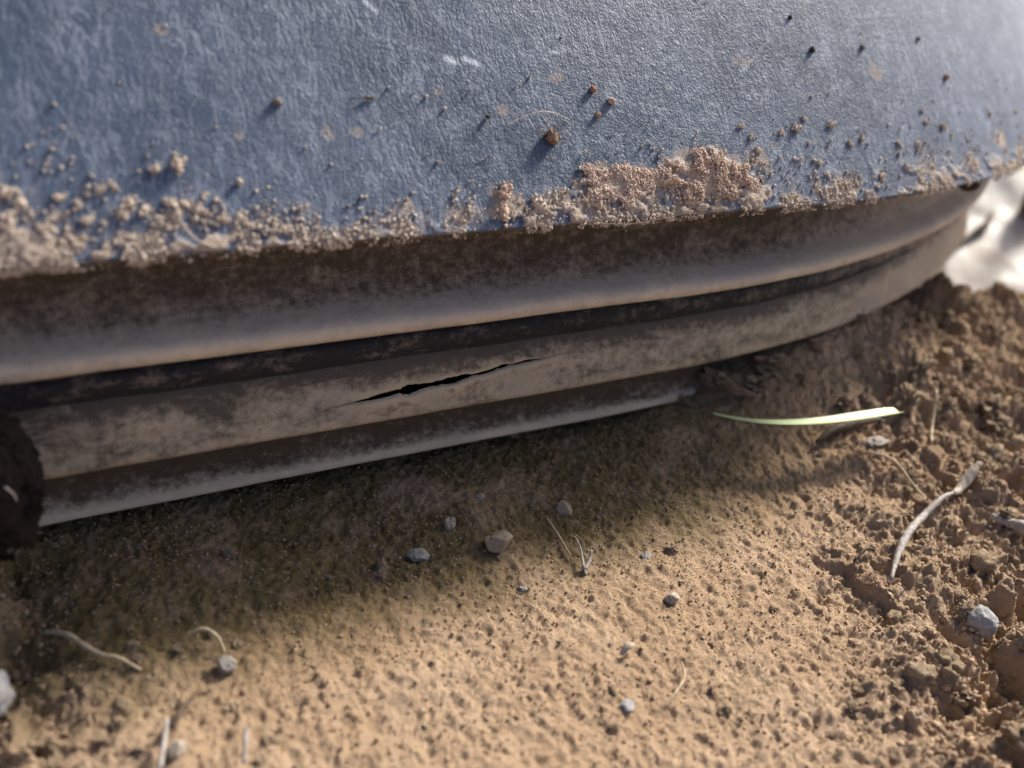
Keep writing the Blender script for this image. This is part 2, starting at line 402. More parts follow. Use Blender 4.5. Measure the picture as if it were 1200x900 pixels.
# --- cover: grained face, rounded lower lip, top ledge
ss = np.concatenate([np.arange(0, .125, .00085), np.linspace(.125, .20, 12)])
lip = []
for a in np.linspace(0, math.radians(125), 16)[1:]:      # rounded lip turned under
    r = .0065; lip.append((r*(math.cos(TILT)-math.cos(TILT+a))*1.0, -r*(math.sin(TILT+a)-math.sin(TILT))))
lip = [(d, z) for d, z in lip]
lip += [(lip[-1][0]+.003, lip[-1][1]+.0006), (.024, -.003)]
top = [(.20*ST+.004, .20*CT+.003), (.20*ST+.012, .20*CT+.006), (.148, .20*CT+.007), (.15, .13)]
prof = [(d, z) for d, z in lip[::-1]]+[(s*ST, s*CT) for s in ss]+top
arc = np.concatenate([-np.cumsum([.0012]*len(lip))[::-1], ss, .20+np.cumsum([.01, .02, .15, .03])])
prof = np.array(prof)
U, K = np.meshgrid(us, np.arange(len(prof)), indexing='ij')
S = arc[K]
wave = .0012*(fbm(U*9, S*9, 70, 2)-.5)*(K >= len(lip))*sstep(0, .02, S)
V = sweep(U, prof[K, 0]+wave, prof[K, 1], PC)
px = to_px(V.reshape(-1, 3)).reshape(*U.shape, 2)
XP = np.interp(U, [-.18, -.07, .0, .08, .16, .24, .32], [0, 400, 600, 800, 950, 1080, 1200])
def blob(u, s, cu, cs, ru, rs): return np.clip(1-((u-cu)/ru)**2-((s-cs)/rs)**2, 0, 1)
crusts = []
for a, b, wa, wb in ((828, 207, 62, 34), (728, 218, 62, 30)):
    q = on_panel(a, b); e = on_panel(a+wa, b); t = on_panel(a, b-wb)
    crusts.append((q[0], q[1], abs(e[0]-q[0]), abs(t[1]-q[1])))
n_d = fbm(U*55, S*55, 71, 4); n_s = fbm(U*300, S*300, 72, 3)
band_h = np.interp(U, [-.25, -.17, -.12, -.07, .0, .05, .12, .2, .3, .45], [.028, .028, .022, .013, .016, .024, .026, .028, .026, .02])
cl = sstep(.46, .62, fbm(U*90, S*90, 101, 3)+.07*sstep(.012, .0, S))
e_ = np.exp(-(np.maximum(S, 0)/band_h)**2*1.8)*np.interp(U, [-.25, -.15, -.08, -.06, -.02, .0, .1, .2, .4], [.62, .58, .5, .42, .36, .6, .6, .5, .45])
film = sstep(.53, .66, fbm(U*130, S*130, 101, 4)+.10*(e_-.5)+.25*(n_s-.5))*sstep(.15, .6, e_)*(S > 0)
dust = (.30+.65*cl)*sstep(1.25, .1, S/band_h+(n_d-.5)*1.6)+.22*sstep(.66, .8, fbm(U*140, S*140, 73, 4))*sstep(.05, .02, S)
for c in crusts: bl = blob(U, S, c[0], c[1], c[2]*1.15, c[3]*1.2); dust = np.maximum(dust, .7*sstep(.0, .5, bl+(n_d-.5)+(n_s-.5))*sstep(0, .3, bl))
for a, b, r in ((385, 155, 14), (418, 155, 12), (590, 130, 10), (655, 90, 10), (512, 105, 10), (870, 72, 14), (1025, 82, 12), (188, 36, 14), (280, 160, 12), (648, 92, 7)):
    q = on_panel(a, b); e = on_panel(a+r, b); bl = blob(U, S, q[0], q[1], abs(e[0]-q[0]), abs(e[0]-q[0])*.85); dust = np.maximum(dust, .6*sstep(.1, .8, bl+(n_s-.5)*1.5)*sstep(0, .5, bl))
for c, th_ in zip(crusts, (.46, .52)):
    bl = blob(U, S, c[0], c[1], c[2]*1.05, c[3]*1.05); film = np.maximum(film, sstep(th_, th_+.16, fbm(U*120, S*120, 110, 3)+.35*(bl-.35)+.5*(n_s-.5))*sstep(0, .15, bl))
dust = np.maximum(dust, 1.25*film); fh = film*(.0002+.0016*fbm(U*330, S*330, 76, 4, .7)+.0006*lumps(U*520, S*520, 77)); V[..., 0:3] += fh[..., None]*np.stack([np.zeros_like(U), -CT*np.ones_like(U), ST*np.ones_like(U)], -1)
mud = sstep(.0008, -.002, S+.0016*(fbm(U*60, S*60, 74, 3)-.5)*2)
scr = np.zeros_like(U)
for (a, b), (c, d), w, st in (((436, 40), (532, 71), .00022, .35), ((522, 68), (534, 73), .0007, .8), ((544, 69), (560, 75), .0007, .8), ((428, 2), (441, 14), .0006, .8),
                             ((400, 6), (436, 40), .0002, .22), ((645, 60), (656, 62), .0004, .7), ((655, 55), (700, 75), .00018, .2), ((905, 40), (860, 95), .0002, .25), ((1000, 20), (1110, 12), .0002, .2), ((765, 30), (850, 5), .0002, .18)):
    p, q = on_panel(a, b), on_panel(c, d); dd = q-p; L = np.linalg.norm(dd); dd /= L
    t = np.clip((U-p[0])*dd[0]+(S-p[1])*dd[1], 0, L); dist = np.hypot(U-p[0]-t*dd[0], S-p[1]-t*dd[1])
    scr = np.maximum(scr, st*np.exp(-(dist/(w*1.4))**2)*(.6+.4*n_s))
me = mesh_np('cover', V.reshape(-1, 3), grid_faces(len(us), len(prof)), M_cover,
             attrs={'dust': dust, 'mud': mud, 'scratch': scr}, uv=np.stack([U, S], -1).reshape(-1, 2))
link('cover', me, bumper)

# --- the stepped lower mouldings
uv_s = np.concatenate([np.linspace(-.75, -.28, 16)[:-1], np.arange(-.28, .58, .0025), np.linspace(.58, .85, 30)])
def dense(pts, step=.0012):
    pts = np.array(pts, float); out = []
    L = np.r_[0, np.cumsum(np.linalg.norm(np.diff(pts[:, :2], axis=0), axis=1))]
    t = np.linspace(0, L[-1], max(8, int(L[-1]/step)))
    out = np.stack([np.interp(t, L, pts[:, i]) for i in range(3)], 1)
    for _ in range(3): out[1:-1] = .25*out[:-2]+.5*out[1:-1]+.25*out[2:]
    return out, t
def strip(pts, shift=None, seed=0, amp=.0006):
    P, t = dense(pts); U, K = np.meshgrid(uv_s, np.arange(len(P)), indexing='ij')
    d, z, du = P[K, 0], P[K, 1], P[K, 2]; T = t[K]
    d = d+amp*(fbm(U*25, T*60+seed, 80+seed, 3)-.5)*2; z = z+amp*.7*(fbm(U*18, T*30, 85+seed, 3)-.5)*2
    if shift: d, z = shift(U, T/t[-1], d, z)
    du = du+.55*sstep(.16, .40, U)*(z > -.12)
    return sweep(U, d, z, PS).reshape(-1, 3), grid_faces(len(uv_s), len(P)), du.ravel(), np.stack([U, T], -1).reshape(-1, 2)
def strip_obj(name, pts, mat, **kw):
    V, F, d, uv = strip(pts, **kw); return link(name, mesh_np(name, V, F, mat, attrs={'dust': d}, uv=uv), bumper)  # d holds dust plus painted recess shade and ridge highlights
# columns: depth, height, dust amount, also carrying recess shade and ridge highlights painted into the colour
strip_obj('upper_moulding', [(.020, -.0035, .5), (.0305, -.008, .3), (.0325, -.015, .12), (.0318, -.023, .08), (.0292, -.030, .2), (.0258, -.0345, .32), (.0240, -.0362, .45),
                             (.0205, -.0372, .85), (.0140, -.0388, 1.0), (.0110, -.0402, 1.0), (.0104, -.043, .95), (.0110, -.0458, .85), (.0135, -.0475, .3), (.026, -.0492, .0), (.036, -.0495, .0)], M_mould)
def close_gap(U, t, d, z):                               # the slot between moulding and strip closes towards the right
    k = sstep(-.06, .09, U)*sstep(.5, 0, t); return d-.0075*k, z+.0042*k
strip_obj('rubber_strip', [(.036, -.0515, 0), (.0275, -.0522, 0), (.0225, -.0540, .15), (.0212, -.058, .22), (.022, -.0615, .1), (.0228, -.065, -.1), (.024, -.067, .05)], M_strip, shift=close_gap, seed=2)
# lower sill, split along a real crack
sill_pts = [(.0235, -.0636, -.1), (.0215, -.0655, .0), (.0192, -.0695, .36), (.0172, -.0745, .6), (.0155, -.0795, .55), (.0140, -.0840, .62), (.0133, -.0868, .75), (.0138, -.0886, .6), (.0165, -.0902, .3), (.024, -.0912, .1), (.034, -.092, .1)]
P, T = dense(sill_pts, .001); tt = T/T[-1]
def sill_pt(U, t, off):
    d, z, du = (np.interp(t, tt, P[:, i]) for i in range(3))
    dent = .0016*(fbm(U*22, t*3, 95, 3)-.5)*2
    return sweep(U, d+dent*np.clip(1-t*1.1, 0, 1)+off, z, PS), du
uc = np.concatenate([np.linspace(-.75, -.28, 16)[:-1], np.arange(-.28, .30, .0012), np.arange(.30, .58, .003), np.linspace(.58, .85, 30)])
tc = np.interp(uc, [-.30, -.066, -.05, -.01, .008, .015, .050, .12], [.36, .355, .34, .29, .265, .24, .19, .17])+.006*(fbm(uc*220, uc*0, 97, 4)-.5)*2
wc = np.interp(uc, [-.066, -.056, -.045, -.03, -.010, .006, .012, .018, .034, .050], [0, .008, .020, .028, .024, .016, .019, .015, .009, 0])*(1+.7*(vnoise(uc*260, uc*0, 98)-.5)+.35*(vnoise(uc*700, uc*0, 99)-.5))
VV, FF, DD, UU, off0 = [], [], [], [], 0
for half in (0, 1):
    k = np.linspace(0, 1, 22 if half == 0 else 34)
    lo = np.zeros_like(uc) if half == 0 else tc+wc
    hi = tc-wc if half == 0 else np.ones_like(uc)
    Ug = np.repeat(uc[:, None], len(k), 1); Tg = lo[:, None]+(hi-lo)[:, None]*k
    edge = (k if half == 0 else 1-k)[None]**6
    wall = np.repeat(np.where(wc > 0, .0022, 0)[:, None], 1, 1)
    j_ = -1 if half == 0 else 0
    Ug = np.concatenate([Ug, Ug[:, :1]], 1) if half == 0 else np.concatenate([Ug[:, :1], Ug], 1)
    Tg = np.concatenate([Tg, Tg[:, j_:]], 1) if half == 0 else np.concatenate([Tg[:, :1], Tg], 1)
    offs = edge*wc[:, None]*(-.045 if half else .03)
    offs = np.concatenate([offs, offs[:, -1:]+wall], 1) if half == 0 else np.concatenate([offs[:, :1]+wall, offs], 1)
    V, du = sill_pt(Ug, Tg, offs)
    ed = np.concatenate([edge, [[0]]], 1) if half == 0 else np.concatenate([[[0]], edge], 1)
    du = du+.45*sstep(.16, .40, Ug)+ed**2*np.clip(wc[:, None]*60, 0, 1)*.6
    VV.append(V.reshape(-1, 3)); FF.append(grid_faces(len(uc), len(k)+1, off0)); off0 += V.shape[0]*V.shape[1]
    DD.append(du.ravel()); UU.append(np.stack([Ug, Tg*T[-1]], -1).reshape(-1, 2))
me = mesh_np('lower_sill', np.vstack(VV), np.vstack(FF), M_sill, attrs={'dust': np.concatenate(DD)}, uv=np.vstack(UU))  # dust values also carry painted recess shade and ridge highlights
bm = bmesh.new(); bm.from_mesh(me); bmesh.ops.remove_doubles(bm, verts=bm.verts, dist=2e-5); bm.to_mesh(me); bm.free()
link('lower_sill', me, bumper,
     label='muddy lower sill with a long thin crack')
strip_obj('bottom_flange', [(.034, -.0905, .0), (.0335, -.098, .0), (.0325, -.104, .1), (.0305, -.1095, .2), (.028, -.1135, .38), (.0258, -.1152, 1.2), (.0250, -.1164, 1.3), (.0254, -.1178, 1.2), (.0268, -.1188, .7), (.034, -.1198, .2), (.06, -.1205, .1)], M_flange, seed=4)
strip_obj('dark_backing', [(.052, -.002, 0), (.05, -.06, 0), (.055, -.12, 0), (.09, -.14, 0)], M_dark, seed=5)  # unseen near-black wall added so the crack and slots look dark
strip_obj('light_stop', [(.1495, .135, 0), (.15, .03, 0), (.15, -.15, 0)], M_dark, seed=6)  # unseen wall added behind to stop sun leaking under the sill
q = on_panel(1165, 207); V, F = rock(2, 11, .12, (.008, .006, .006), .05)
link('clip', mesh_np('clip', V+sweep(q[0], .012, -.006, PC), F, NT('black_plastic').out((.015, .014, .014), .45)), bumper)

# ------------------------------------------------------------------ splashed mud on the cover
def grains_on_panel(n, fn, smin, smax, seed, hmax=0.0):
    rng = np.random.default_rng(seed); out = []; cnt = 0
    while cnt < n:
        u = rng.uniform(-.24, .42, 20000); s = rng.uniform(-.003, .09, 20000); k = rng.random(20000) < fn(u, s)
        out.append(np.stack([u[k], s[k]], 1)); cnt += k.sum()
    q = np.vstack(out)[:n]; r = smin+(smax-smin)*rng.random(n)**5
    h = r*.35+hmax*rng.random(n)
    s = q[:, 1]; below = s < 0
    P = sweep(q[:, 0], np.where(below, -.0005-s*.2, np.maximum(s, 0)*math.sin(TILT)-h*math.cos(TILT)), np.where(below, s*.9, s*math.cos(TILT)+h*math.sin(TILT)), PC)
    return P, r
def dens(u, s):
    b = np.interp(u, [-.25, -.17, -.12, -.07, .0, .05, .12, .2, .3, .45], [.030, .030, .022, .012, .013, .02, .022, .024, .022, .016])
    a = np.interp(u, [-.25, -.17, -.1, -.06, -.02, .03, .06, .12, .16, .22, .3, .42], [1, 1, .8, .4, .35, .55, .55, .5, .42, .32, .25, .2])
    c = sstep(.50, .62, fbm(u*90, s*90, 101, 3)+.07*sstep(.012, .0, s)); e = np.exp(-(np.maximum(s, 0)/b)**2*1.6)
    return np.clip(a*e*(.05+.95*c)*.8+.006*np.exp(-(np.maximum(s, 0)/.04)**2), 0, 1)
P, r = grains_on_panel(16000, dens, .00014, .0009, 5, .0003)
V, F = scatter(P, r, 0, 10, 3)
link('mud_specks', mesh_np('mud_specks', V, F, M_mudtan, smooth=False), label='fine pale dried mud grains splashed along the lower edge of the blue-grey panel', cat='mud', kind='stuff')
# two thick crusts
for i, (c, n, hm, lab) in enumerate(zip(crusts, (9000, 6500), (.0024, .0013), (
        'thick pinkish crust of dried mud caked on the lower panel, right of a thinner patch',
        'thin patchy pinkish crust of dried mud on the lower panel, left of the thickest crust'))):
    rng = np.random.default_rng(40+i); N = 60000
    u = c[0]+c[2]*1.15*rng.uniform(-1, 1, N); s = c[1]+c[3]*1.15*rng.uniform(-1, 1, N)
    w = blob(u, s, c[0], c[1], c[2]*1.1, c[3]*1.1); f = fbm(u*120, s*120, 110+i, 3); g = fbm(u*260, s*260, 115+i, 2)
    k = rng.random(N) < sstep(.44 if i == 0 else .50, .62, f+.35*(w-.35)+.55*(g-.5))*(w > 0)*(s > -.001); u, s, w, f, g = (a[k][:n] for a in (u, s, w, f, g))
    r = .00016+.0006*rng.random(len(u))**3; h = hm*np.clip(w*1.6, 0, 1)*np.clip((f+g-.72)*2.2, .05, 1.2)*rng.uniform(.5, 1, len(u))+r*.3
    V, F = scatter(panel(u, s, h), r, 0, 10, 60+i)
    link('mud_crust', mesh_np('mud_crust', V, F, M_mud, smooth=False), label=lab, cat='mud')
# single clumps
def clump_mesh(i, mat, n=46):
    rng = np.random.default_rng(200+i); P = rng.normal(size=(n, 3))*np.array([.5, .34, .25]); P[:, 2] = np.abs(P[:, 2])
    a, f0 = rock(2, 300+i, .6, (.75, .5, .4), .35); V, F = scatter(P, .12+.2*rng.random(n)**2, 0, 6, 90+i)
    return mesh_np('mud_clump', np.vstack([a, V]), np.vstack([f0, F+len(a)]), mat, smooth=False)
def frame_on_panel(u, ang):
    n = Vector(pnorm(u)); xa = Vector((math.cos(heading(u)), math.sin(heading(u)), 0)); ya = n.cross(xa)
    c, s = math.cos(ang), math.sin(ang); X_, Y_ = xa*c+ya*s, ya*c-xa*s
    return Matrix(((X_.x, Y_.x, n.x), (X_.y, Y_.y, n.y), (X_.z, Y_.z, n.z)))
def put_panel(name, me, a, b, size, ang, lab, cat, group=None, lift=.0):
    q = on_panel(a, b); M = (frame_on_panel(q[0], ang) @ Matrix.Diagonal((size, size, size))).to_4x4(); M.translation = Vector(panel(q[0], q[1], lift))
    o = link(name, me, None, lab, cat, group); o.matrix_world = M; return o
clumps_t = [clump_mesh(i, M_mudtan) for i in range(5)]; clumps_p = [clump_mesh(10+i, M_mud) for i in range(4)]
left = [(8, 226, 15), (24, 238, 12), (70, 232, 9), (92, 240, 9), (118, 222, 9), (133, 219, 8), (150, 238, 13), (142, 250, 11), (170, 246, 12), (200, 238, 12), (208, 250, 11), (232, 246, 12), (8, 262, 17), (14, 275, 13), (35, 250, 8), (50, 268, 12), (62, 270, 8), (104, 258, 10), (122, 262, 7), (187, 259, 7), (262, 258, 10), (280, 256, 12), (292, 264, 8), (274, 277, 8), (322, 270, 11), (332, 268, 10), (308, 252, 7), (125, 292, 9), (140, 284, 8), (98, 278, 7), (60, 300, 10), (30, 290, 9), (76, 310, 7), (300, 285, 9), (386, 284, 9), (402, 288, 7), (345, 290, 6), (10, 305, 9), (178, 282, 7), (240, 228, 6)]
clump_items, speck_items = [], []
for i, (a, b, s) in enumerate(left):
    b = min(b, 314-.082*a); clump_items.append((put_panel('mud_clump', clumps_t[i % 5], a, b, s*.00021, i*1.7, None, 'mud clump', 'pale mud clumps along the left panel edge'), a, b))
for i, (a, b, s, l) in enumerate(((591, 224, 15, 'pinkish mud clump just above another clump, midway along the panel edge'), (590, 250, 14, 'tan mud clump on the panel edge directly below a pinkish one'), (632, 240, 15, 'ragged tan mud clump at the panel edge left of the patchy crust'), (181, 198, 9, 'small tan mud clump, left of a pair above the left splash band'), (208, 193, 12, 'larger tan mud clump, right of a pair above the left splash band'))):
    put_panel('mud_clump', (clumps_p if i < 2 else clumps_t)[i % 4], a, b, s*.00027, .6+i, l, 'mud clump')
rightc = [(933, 150, 9), (942, 139, 7), (915, 155, 6), (974, 146, 8), (996, 168, 6), (1010, 162, 6), (960, 190, 7), (1062, 195, 7), (1033, 208, 9), (1075, 168, 7), (1105, 148, 8), (1115, 158, 5), (1085, 143, 6), (1053, 168, 6), (1160, 133, 6), (1190, 131, 6), (888, 176, 9), (880, 160, 6), (868, 148, 6), (1105, 205, 6), (1130, 200, 5), (990, 215, 7), (920, 232, 6), (890, 240, 7), (1016, 225, 6), (1080, 130, 5), (948, 168, 5), (1195, 160, 6)]
for i, (a, b, s) in enumerate(rightc):
    speck_items.append((put_panel('mud_clump', clumps_t[(i*3) % 5], a, b, s*.0003, i*2.1, None, 'mud clump', 'tan mud specks on the right of the panel'), a, b))
# pellets
M_pel = mat_crumb('tan_pellet', (.42, .3, .21), (.5, .38, .28)); M_pelg = mat_crumb('grey_pellet', (.22, .2, .19), (.3, .27, .25)); M_pelr = mat_crumb('reddish_pellet', (.4, .2, .13), (.5, .28, .18)); M_pelp = mat_crumb('pale_pellet', (.55, .45, .37), (.62, .52, .43)); M_pelk = mat_crumb('dark_pellet', (.04, .035, .032), (.08, .07, .06))
for i, (a, b, s, m, l) in enumerate((
        (325, 121, 9, M_pelg, 'grey dirt pellet alone on the clean left part of the panel'),
        (280, 214, 7, M_pelp, 'round pale pellet just above the left splash band'),
        (694, 105, 8, M_pelr, 'reddish pellet, highest of three close together on the panel'),
        (716, 119, 9, M_pelp, 'pale tan pellet, rightmost of three close together on the panel'),
        (700, 135, 7, M_pel, 'small brown pellet, lowest of three close together on the panel'),
        (951, 59, 7, M_pelk, 'blackish pellet on the upper right of the panel'),
        (1010, 56, 6, M_pelg, 'small grey pellet to the right of the blackish one'),
        (1075, 46, 5, M_pelg, 'tiny grey pellet near the top right of the panel'),
        (1108, 91, 8, M_pel, 'brown pellet on the right of the panel above the tan specks'),
        (925, 21, 5, M_pelk, 'tiny dark pellet near the top edge right of centre'),
        (571, 138, 5, M_pelk, 'tiny dark pellet left of the curved hair'))):
    V, F = rock(3, 400+i, .28, (1, .85, .8), .12)
    put_panel('dirt_pellet', mesh_np('dirt_pellet', V, F, m), a, b, s*.00031*(1 if a < 800 else 1.2)*.62, i*.9, l, 'pellet', lift=.0007)
# clod with fibres, hair, fibre
def ppts(L, lift=.0008): return [panel(*on_panel(a, b), lift*k) for a, b, k in L]
M_hair = mat_fibre('pale_hair', (.5, .46, .4), (.66, .6, .52), .5); M_straw = mat_fibre('straw', (.42, .33, .2), (.6, .5, .34)); M_twig = mat_fibre('grey_twig', (.24, .21, .19), (.46, .42, .39)); M_brown = mat_fibre('brown_twig', (.05, .035, .025), (.13, .09, .06))
ft = thing('fibrous_clod', 'reddish brown clod with thin fibres stuck on the panel below the curved hair', 'clod', panel(*on_panel(645, 160)))
base = np.array(ft.location)
V, F = rock(3, 420, .5, (.0021, .0021, .003), .35); rng = np.random.default_rng(3); P2 = rng.normal(size=(120, 3))*.0013
V2, F2 = scatter(P2+np.array([0, -.001, .0]), 0.00025+.0006*rng.random(120)**2, 0, 6, 77); V = np.vstack([V+np.array([0, -.0012, .0006]), V2]); F = np.vstack([F, F2+642])
link('clod', mesh_np('clod', V, F, mat_crumb('red_clod', (.12, .075, .05), (.55, .39, .29)), smooth=False), ft)
for L in ([(645, 152, 2), (638, 147, 3), (632, 135, 1.5)], [(642, 155, 2), (630, 154, 3), (634, 160, 2)], [(650, 158, 2), (660, 156, 3), (668, 158, 1)]):
    V, F = tube([np.array(p)-base for p in ppts(L)], [.00012]*3, 5); link('fibre', mesh_np('fibre', V, F, M_hair), ft)
V, F = tube(ppts([(593, 148, .4), (606, 141, 1.5), (622, 135, 3), (636, 133, 3), (652, 136, 2), (668, 141, .4)], .0007), [.00016, .0002, .0002, .0002, .0002, .00016], 6)
link('hair', mesh_np('hair', V, F, M_hair), label='curved pale hair lying on the panel left of three pellets', cat='hair')
V, F = tube(ppts([(212, 262, 2), (222, 276, 2.5), (236, 286, 2), (252, 291, 1.5), (262, 290, 1)]), [.00035, .0003, .00028, .00028, .0003], 6)
link('root_fibre', mesh_np('root_fibre', V, F, M_mudtan), label='pale curved root fibre among the mud clumps at the left panel edge', cat='fibre')
V, F = tube(ppts([(410, 116, .5), (422, 117, 1.5), (430, 115, 1), (440, 117, .5)]), [.0002, .0002, .0006, .0002], 6)
link('dry_stalk', mesh_np('dry_stalk', V, F, M_brown), label='tiny brown stalk stuck to the panel left of centre', cat='stalk')
# hanging seed on a web thread, pale flake on the lip
q = on_panel(730, 258); s0 = panel(q[0], 0, .001); hang = thing('hanging_seed', 'dark seed hanging on a spider thread under the panel edge', 'seed', s0)
V, F = rock(2, 431, .2, (.0012, .0011, .0022), .08); link('seed', mesh_np('seed', V+np.array([.0008, -.0005, -.0062]), F, M_brown), hang)
V, F = tube([(-.003, 0, .0008), (-.001, -.0004, -.0018), (.0007, -.0005, -.0043)], [.00007]*3, 4); link('thread', mesh_np('thread', V, F, M_hair), hang)
V, F = tube(ppts([(690, 262, 1), (735, 263.5, 2), (790, 254, 1)]), [.00005]*3, 4)
link('spider_thread', mesh_np('spider_thread', V, F, M_hair), label='fine spider thread strung along the panel lip below the mud crusts', cat='thread')
q = on_panel(822, 244); V, F = rock(2, 433, .4, (.0034, .0006, .0018), .2)
link('pale_flake', mesh_np('pale_flake', V+panel(q[0], q[1], .0009), F, M_pelp), label='pale dry flake at the lip just under the thick mud crust', cat='flake')

# ------------------------------------------------------------------ things on the ground
def gput(name, V, F, mat, a, b, lab, cat, sink=0.0, group=None, smooth=True):
    p = on_ground(a, b); o = link(name, mesh_np(name, V, F, mat, smooth=smooth), None, lab, cat, group); o.location = p+np.array([0, 0, -sink]); return o
def gscale(a, b): return float(np.linalg.norm(on_ground(a, b)-EYE))/FPX          # metres per photo pixel there
M_tanstone = mat_stone('tan_stone', (.30, .25, .17), (.40, .34, .25)); M_greystone = mat_stone('grey_stone', (.28, .27, .26), (.42, .4, .38)); M_whitestone = mat_stone('white_stone', (.42, .37, .3), (.58, .52, .44)); M_bluestone = mat_stone('bluish_stone', (.25, .28, .31), (.4, .43, .46), 250.0); M_greenstone = mat_stone('greenish_stone', (.3, .32, .28), (.42, .44, .4))
for i, (a, b, w, sq, m, fac, l, sk) in enumerate((
        (583, 632, 19, (1, .8, .75), M_tanstone, 7, 'angular tan stone, largest on the shaded soil under the sill', .2),
        (526, 611, 11, (.85, .8, 1.1), M_whitestone, 3, 'small pale pebble on the shaded soil left of the tan stone', .2),
        (490, 645, 15, (1, .8, .6), M_greenstone, 5, 'grey-green chip half sunk in shaded soil left of the tan stone', .35),
        (1148, 726, 17.5, (1, .95, .95), M_bluestone, 0, 'round blue-grey pebble in the sunlit dirt at right', .15),
        (267, 776, 12, (1, .85, 1), M_greystone, 4, 'grey pebble at the edge of the bumper shadow, lower left', .1),
        (206, 880, 12, (.9, .8, 1.2), M_whitestone, 4, 'white stone chip beside the dry stalk at the bottom left', .2),
        (735, 824, 10, (1.1, .8, .7), M_bluestone, 4, 'small bluish stone chip in sunlit soil, bottom centre', .3),
        (786, 699, 9, (1, .9, .9), M_whitestone, 3, 'small creamy pebble in sunlit soil right of the forked rootlet', .2),
        (758, 648, 8, (1.1, .8, .7), M_greystone, 3, 'small grey pebble at the shadow edge right of the forked rootlet', .3),
        (562, 579, 6, (1, .9, .9), M_whitestone, 2, 'tiny pale pebble in the shade close under the sill', .3),
        (1025, 515, 14, (1.5, .6, .4), M_greystone, 3, 'pale flat stone chip just below the green grass blade', .3),
        (660, 592, 14, (.7, 1.0, .5), M_tanstone, 3, 'long tan stone chip in the shade right of the tan stone', .4),
        (1070, 838, 15, (.8, .7, 1), M_pel, 2, 'yellowish soil lump standing on the lower right dirt', .3),
        (612, 685, 7, (1, .9, .8), M_greystone, 3, 'tiny grey chip at the shadow edge below the tan stone', .3))):
    r = w*gscale(a, b)*.88; V, F = rock(4, 500+i, .4 if fac else .2, sq, .16 if fac else .08, fac)
    V = V*r; gput('pebble', V, F, m, a, b+w*.55, l, 'pebble', -r*(.62-sk*1.3)*sq[2])
r = 40*.27/FPX; V, F = rock(4, 530, .2, (1, .9, 1), .1, 2)
gput('grey_stone', V*r, F, mat_stone('pale_grey_stone', (.4, .43, .47), (.62, .65, .68), 700.0), -22, 826, 'large blue-grey stone cut by the left edge of the picture', 'stone', -r*.75)
# dark lump against the sill at the left
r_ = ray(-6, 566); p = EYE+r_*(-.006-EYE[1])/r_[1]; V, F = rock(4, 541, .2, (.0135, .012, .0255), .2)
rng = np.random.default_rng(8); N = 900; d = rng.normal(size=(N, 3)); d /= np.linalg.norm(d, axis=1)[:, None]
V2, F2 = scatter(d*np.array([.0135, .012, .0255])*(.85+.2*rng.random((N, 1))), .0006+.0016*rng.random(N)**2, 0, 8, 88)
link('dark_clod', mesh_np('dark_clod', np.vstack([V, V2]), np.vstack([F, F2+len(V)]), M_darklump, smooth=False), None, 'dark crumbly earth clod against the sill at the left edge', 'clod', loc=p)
V, F = tube([p+np.array([.003, -.013, .007]), p+np.array([.005, -.0135, .004]), p+np.array([.0055, -.013, .001])], [.0003]*3, 5)
link('pale_fibre', mesh_np('pale_fibre', V, F, M_hair), label='short pale fibre on the dark clod at the left edge', cat='fibre')

# twigs, stalks, grass
def gpts(L): return [on_ground(a, b)+np.array([0, 0, h]) for a, b, h in L]
def stick(name, L, rad, mat, lab, cat, n=8, rough=.15, flat=1.0, seed=0):
    k = gscale(L[0][0], L[0][1]); V, F = tube(gpts(L), [r*k for r in rad], n, seed, rough, 6, flat)
    return link(name, mesh_np(name, V, F, mat), label=lab, cat=cat)
stick('twig', [(1040, 690, .001), (1046, 664, .003), (1058, 640, .005), (1076, 617, .006), (1096, 600, .006), (1112, 589, .007)], [1.8, 3.6, 4.6, 4, 3, 1.8], M_twig, 'bleached grey twig curving up from the dirt above the blue-grey pebble', 'twig', 10)
stick('seed_husk', [(1112, 590, .007), (1121, 580, .008), (1131, 571, .009), (1137, 568, .008)], [1.8, 4.6, 5.5, 2.2], M_whitestone, 'white husk at the upper tip of the bleached grey twig', 'husk', 10)
stick('twig', [(1160, 606, .004), (1178, 615, .004), (1195, 627, .005), (1225, 645, .004)], [3, 4.5, 6, 6], M_twig, 'grey splintered twig running out of the right edge', 'twig', 8, .3)
stick('dry_stalk', [(188, 915, .004), (193, 885, .005), (197, 858, .006)], [2.4, 2.9, 2.6], M_twig, 'short pale dry stalk rising from the bottom left edge', 'stalk', 8)
stick('dry_stalk', [(200, 862, .004), (210, 850, .004), (214, 838, .003), (232, 812, .003)], [4, 4, 3, 2], M_brown, 'dark leaf-like stalk above the pale one at the bottom left', 'stalk', 8)
stick('straw', [(52, 737, .002), (80, 750, .003), (115, 770, .003), (140, 777, .003), (165, 784, .001)], [2.5, 3, 2.6, 2, 1.8], M_straw, 'long thin straw lying in the shade at lower left', 'straw', 7)
stick('straw', [(218, 752, .003), (240, 752, .006), (256, 760, .005), (263, 770, .002)], [1.8, 2, 2, 1.6], M_straw, 'short bent straw ending at the grey pebble, lower left', 'straw', 7)
rt = thing('forked_rootlet', 'small whitish forked rootlet sticking up at the shadow edge', 'rootlet', on_ground(686, 672)); b0 = np.array(rt.location)
for L in ([(686, 676, 0), (681, 664, .0035), (678, 652, .004), (671, 643, .006)], [(685, 672, .001), (690, 662, .003), (691, 655, .0042)]):
    V, F = tube([x-b0 for x in gpts(L)], [.0008, .0006, .0005, .0002][:len(L)], 7, 2, .35); link('branch', mesh_np('branch', V, F, M_twig), rt)
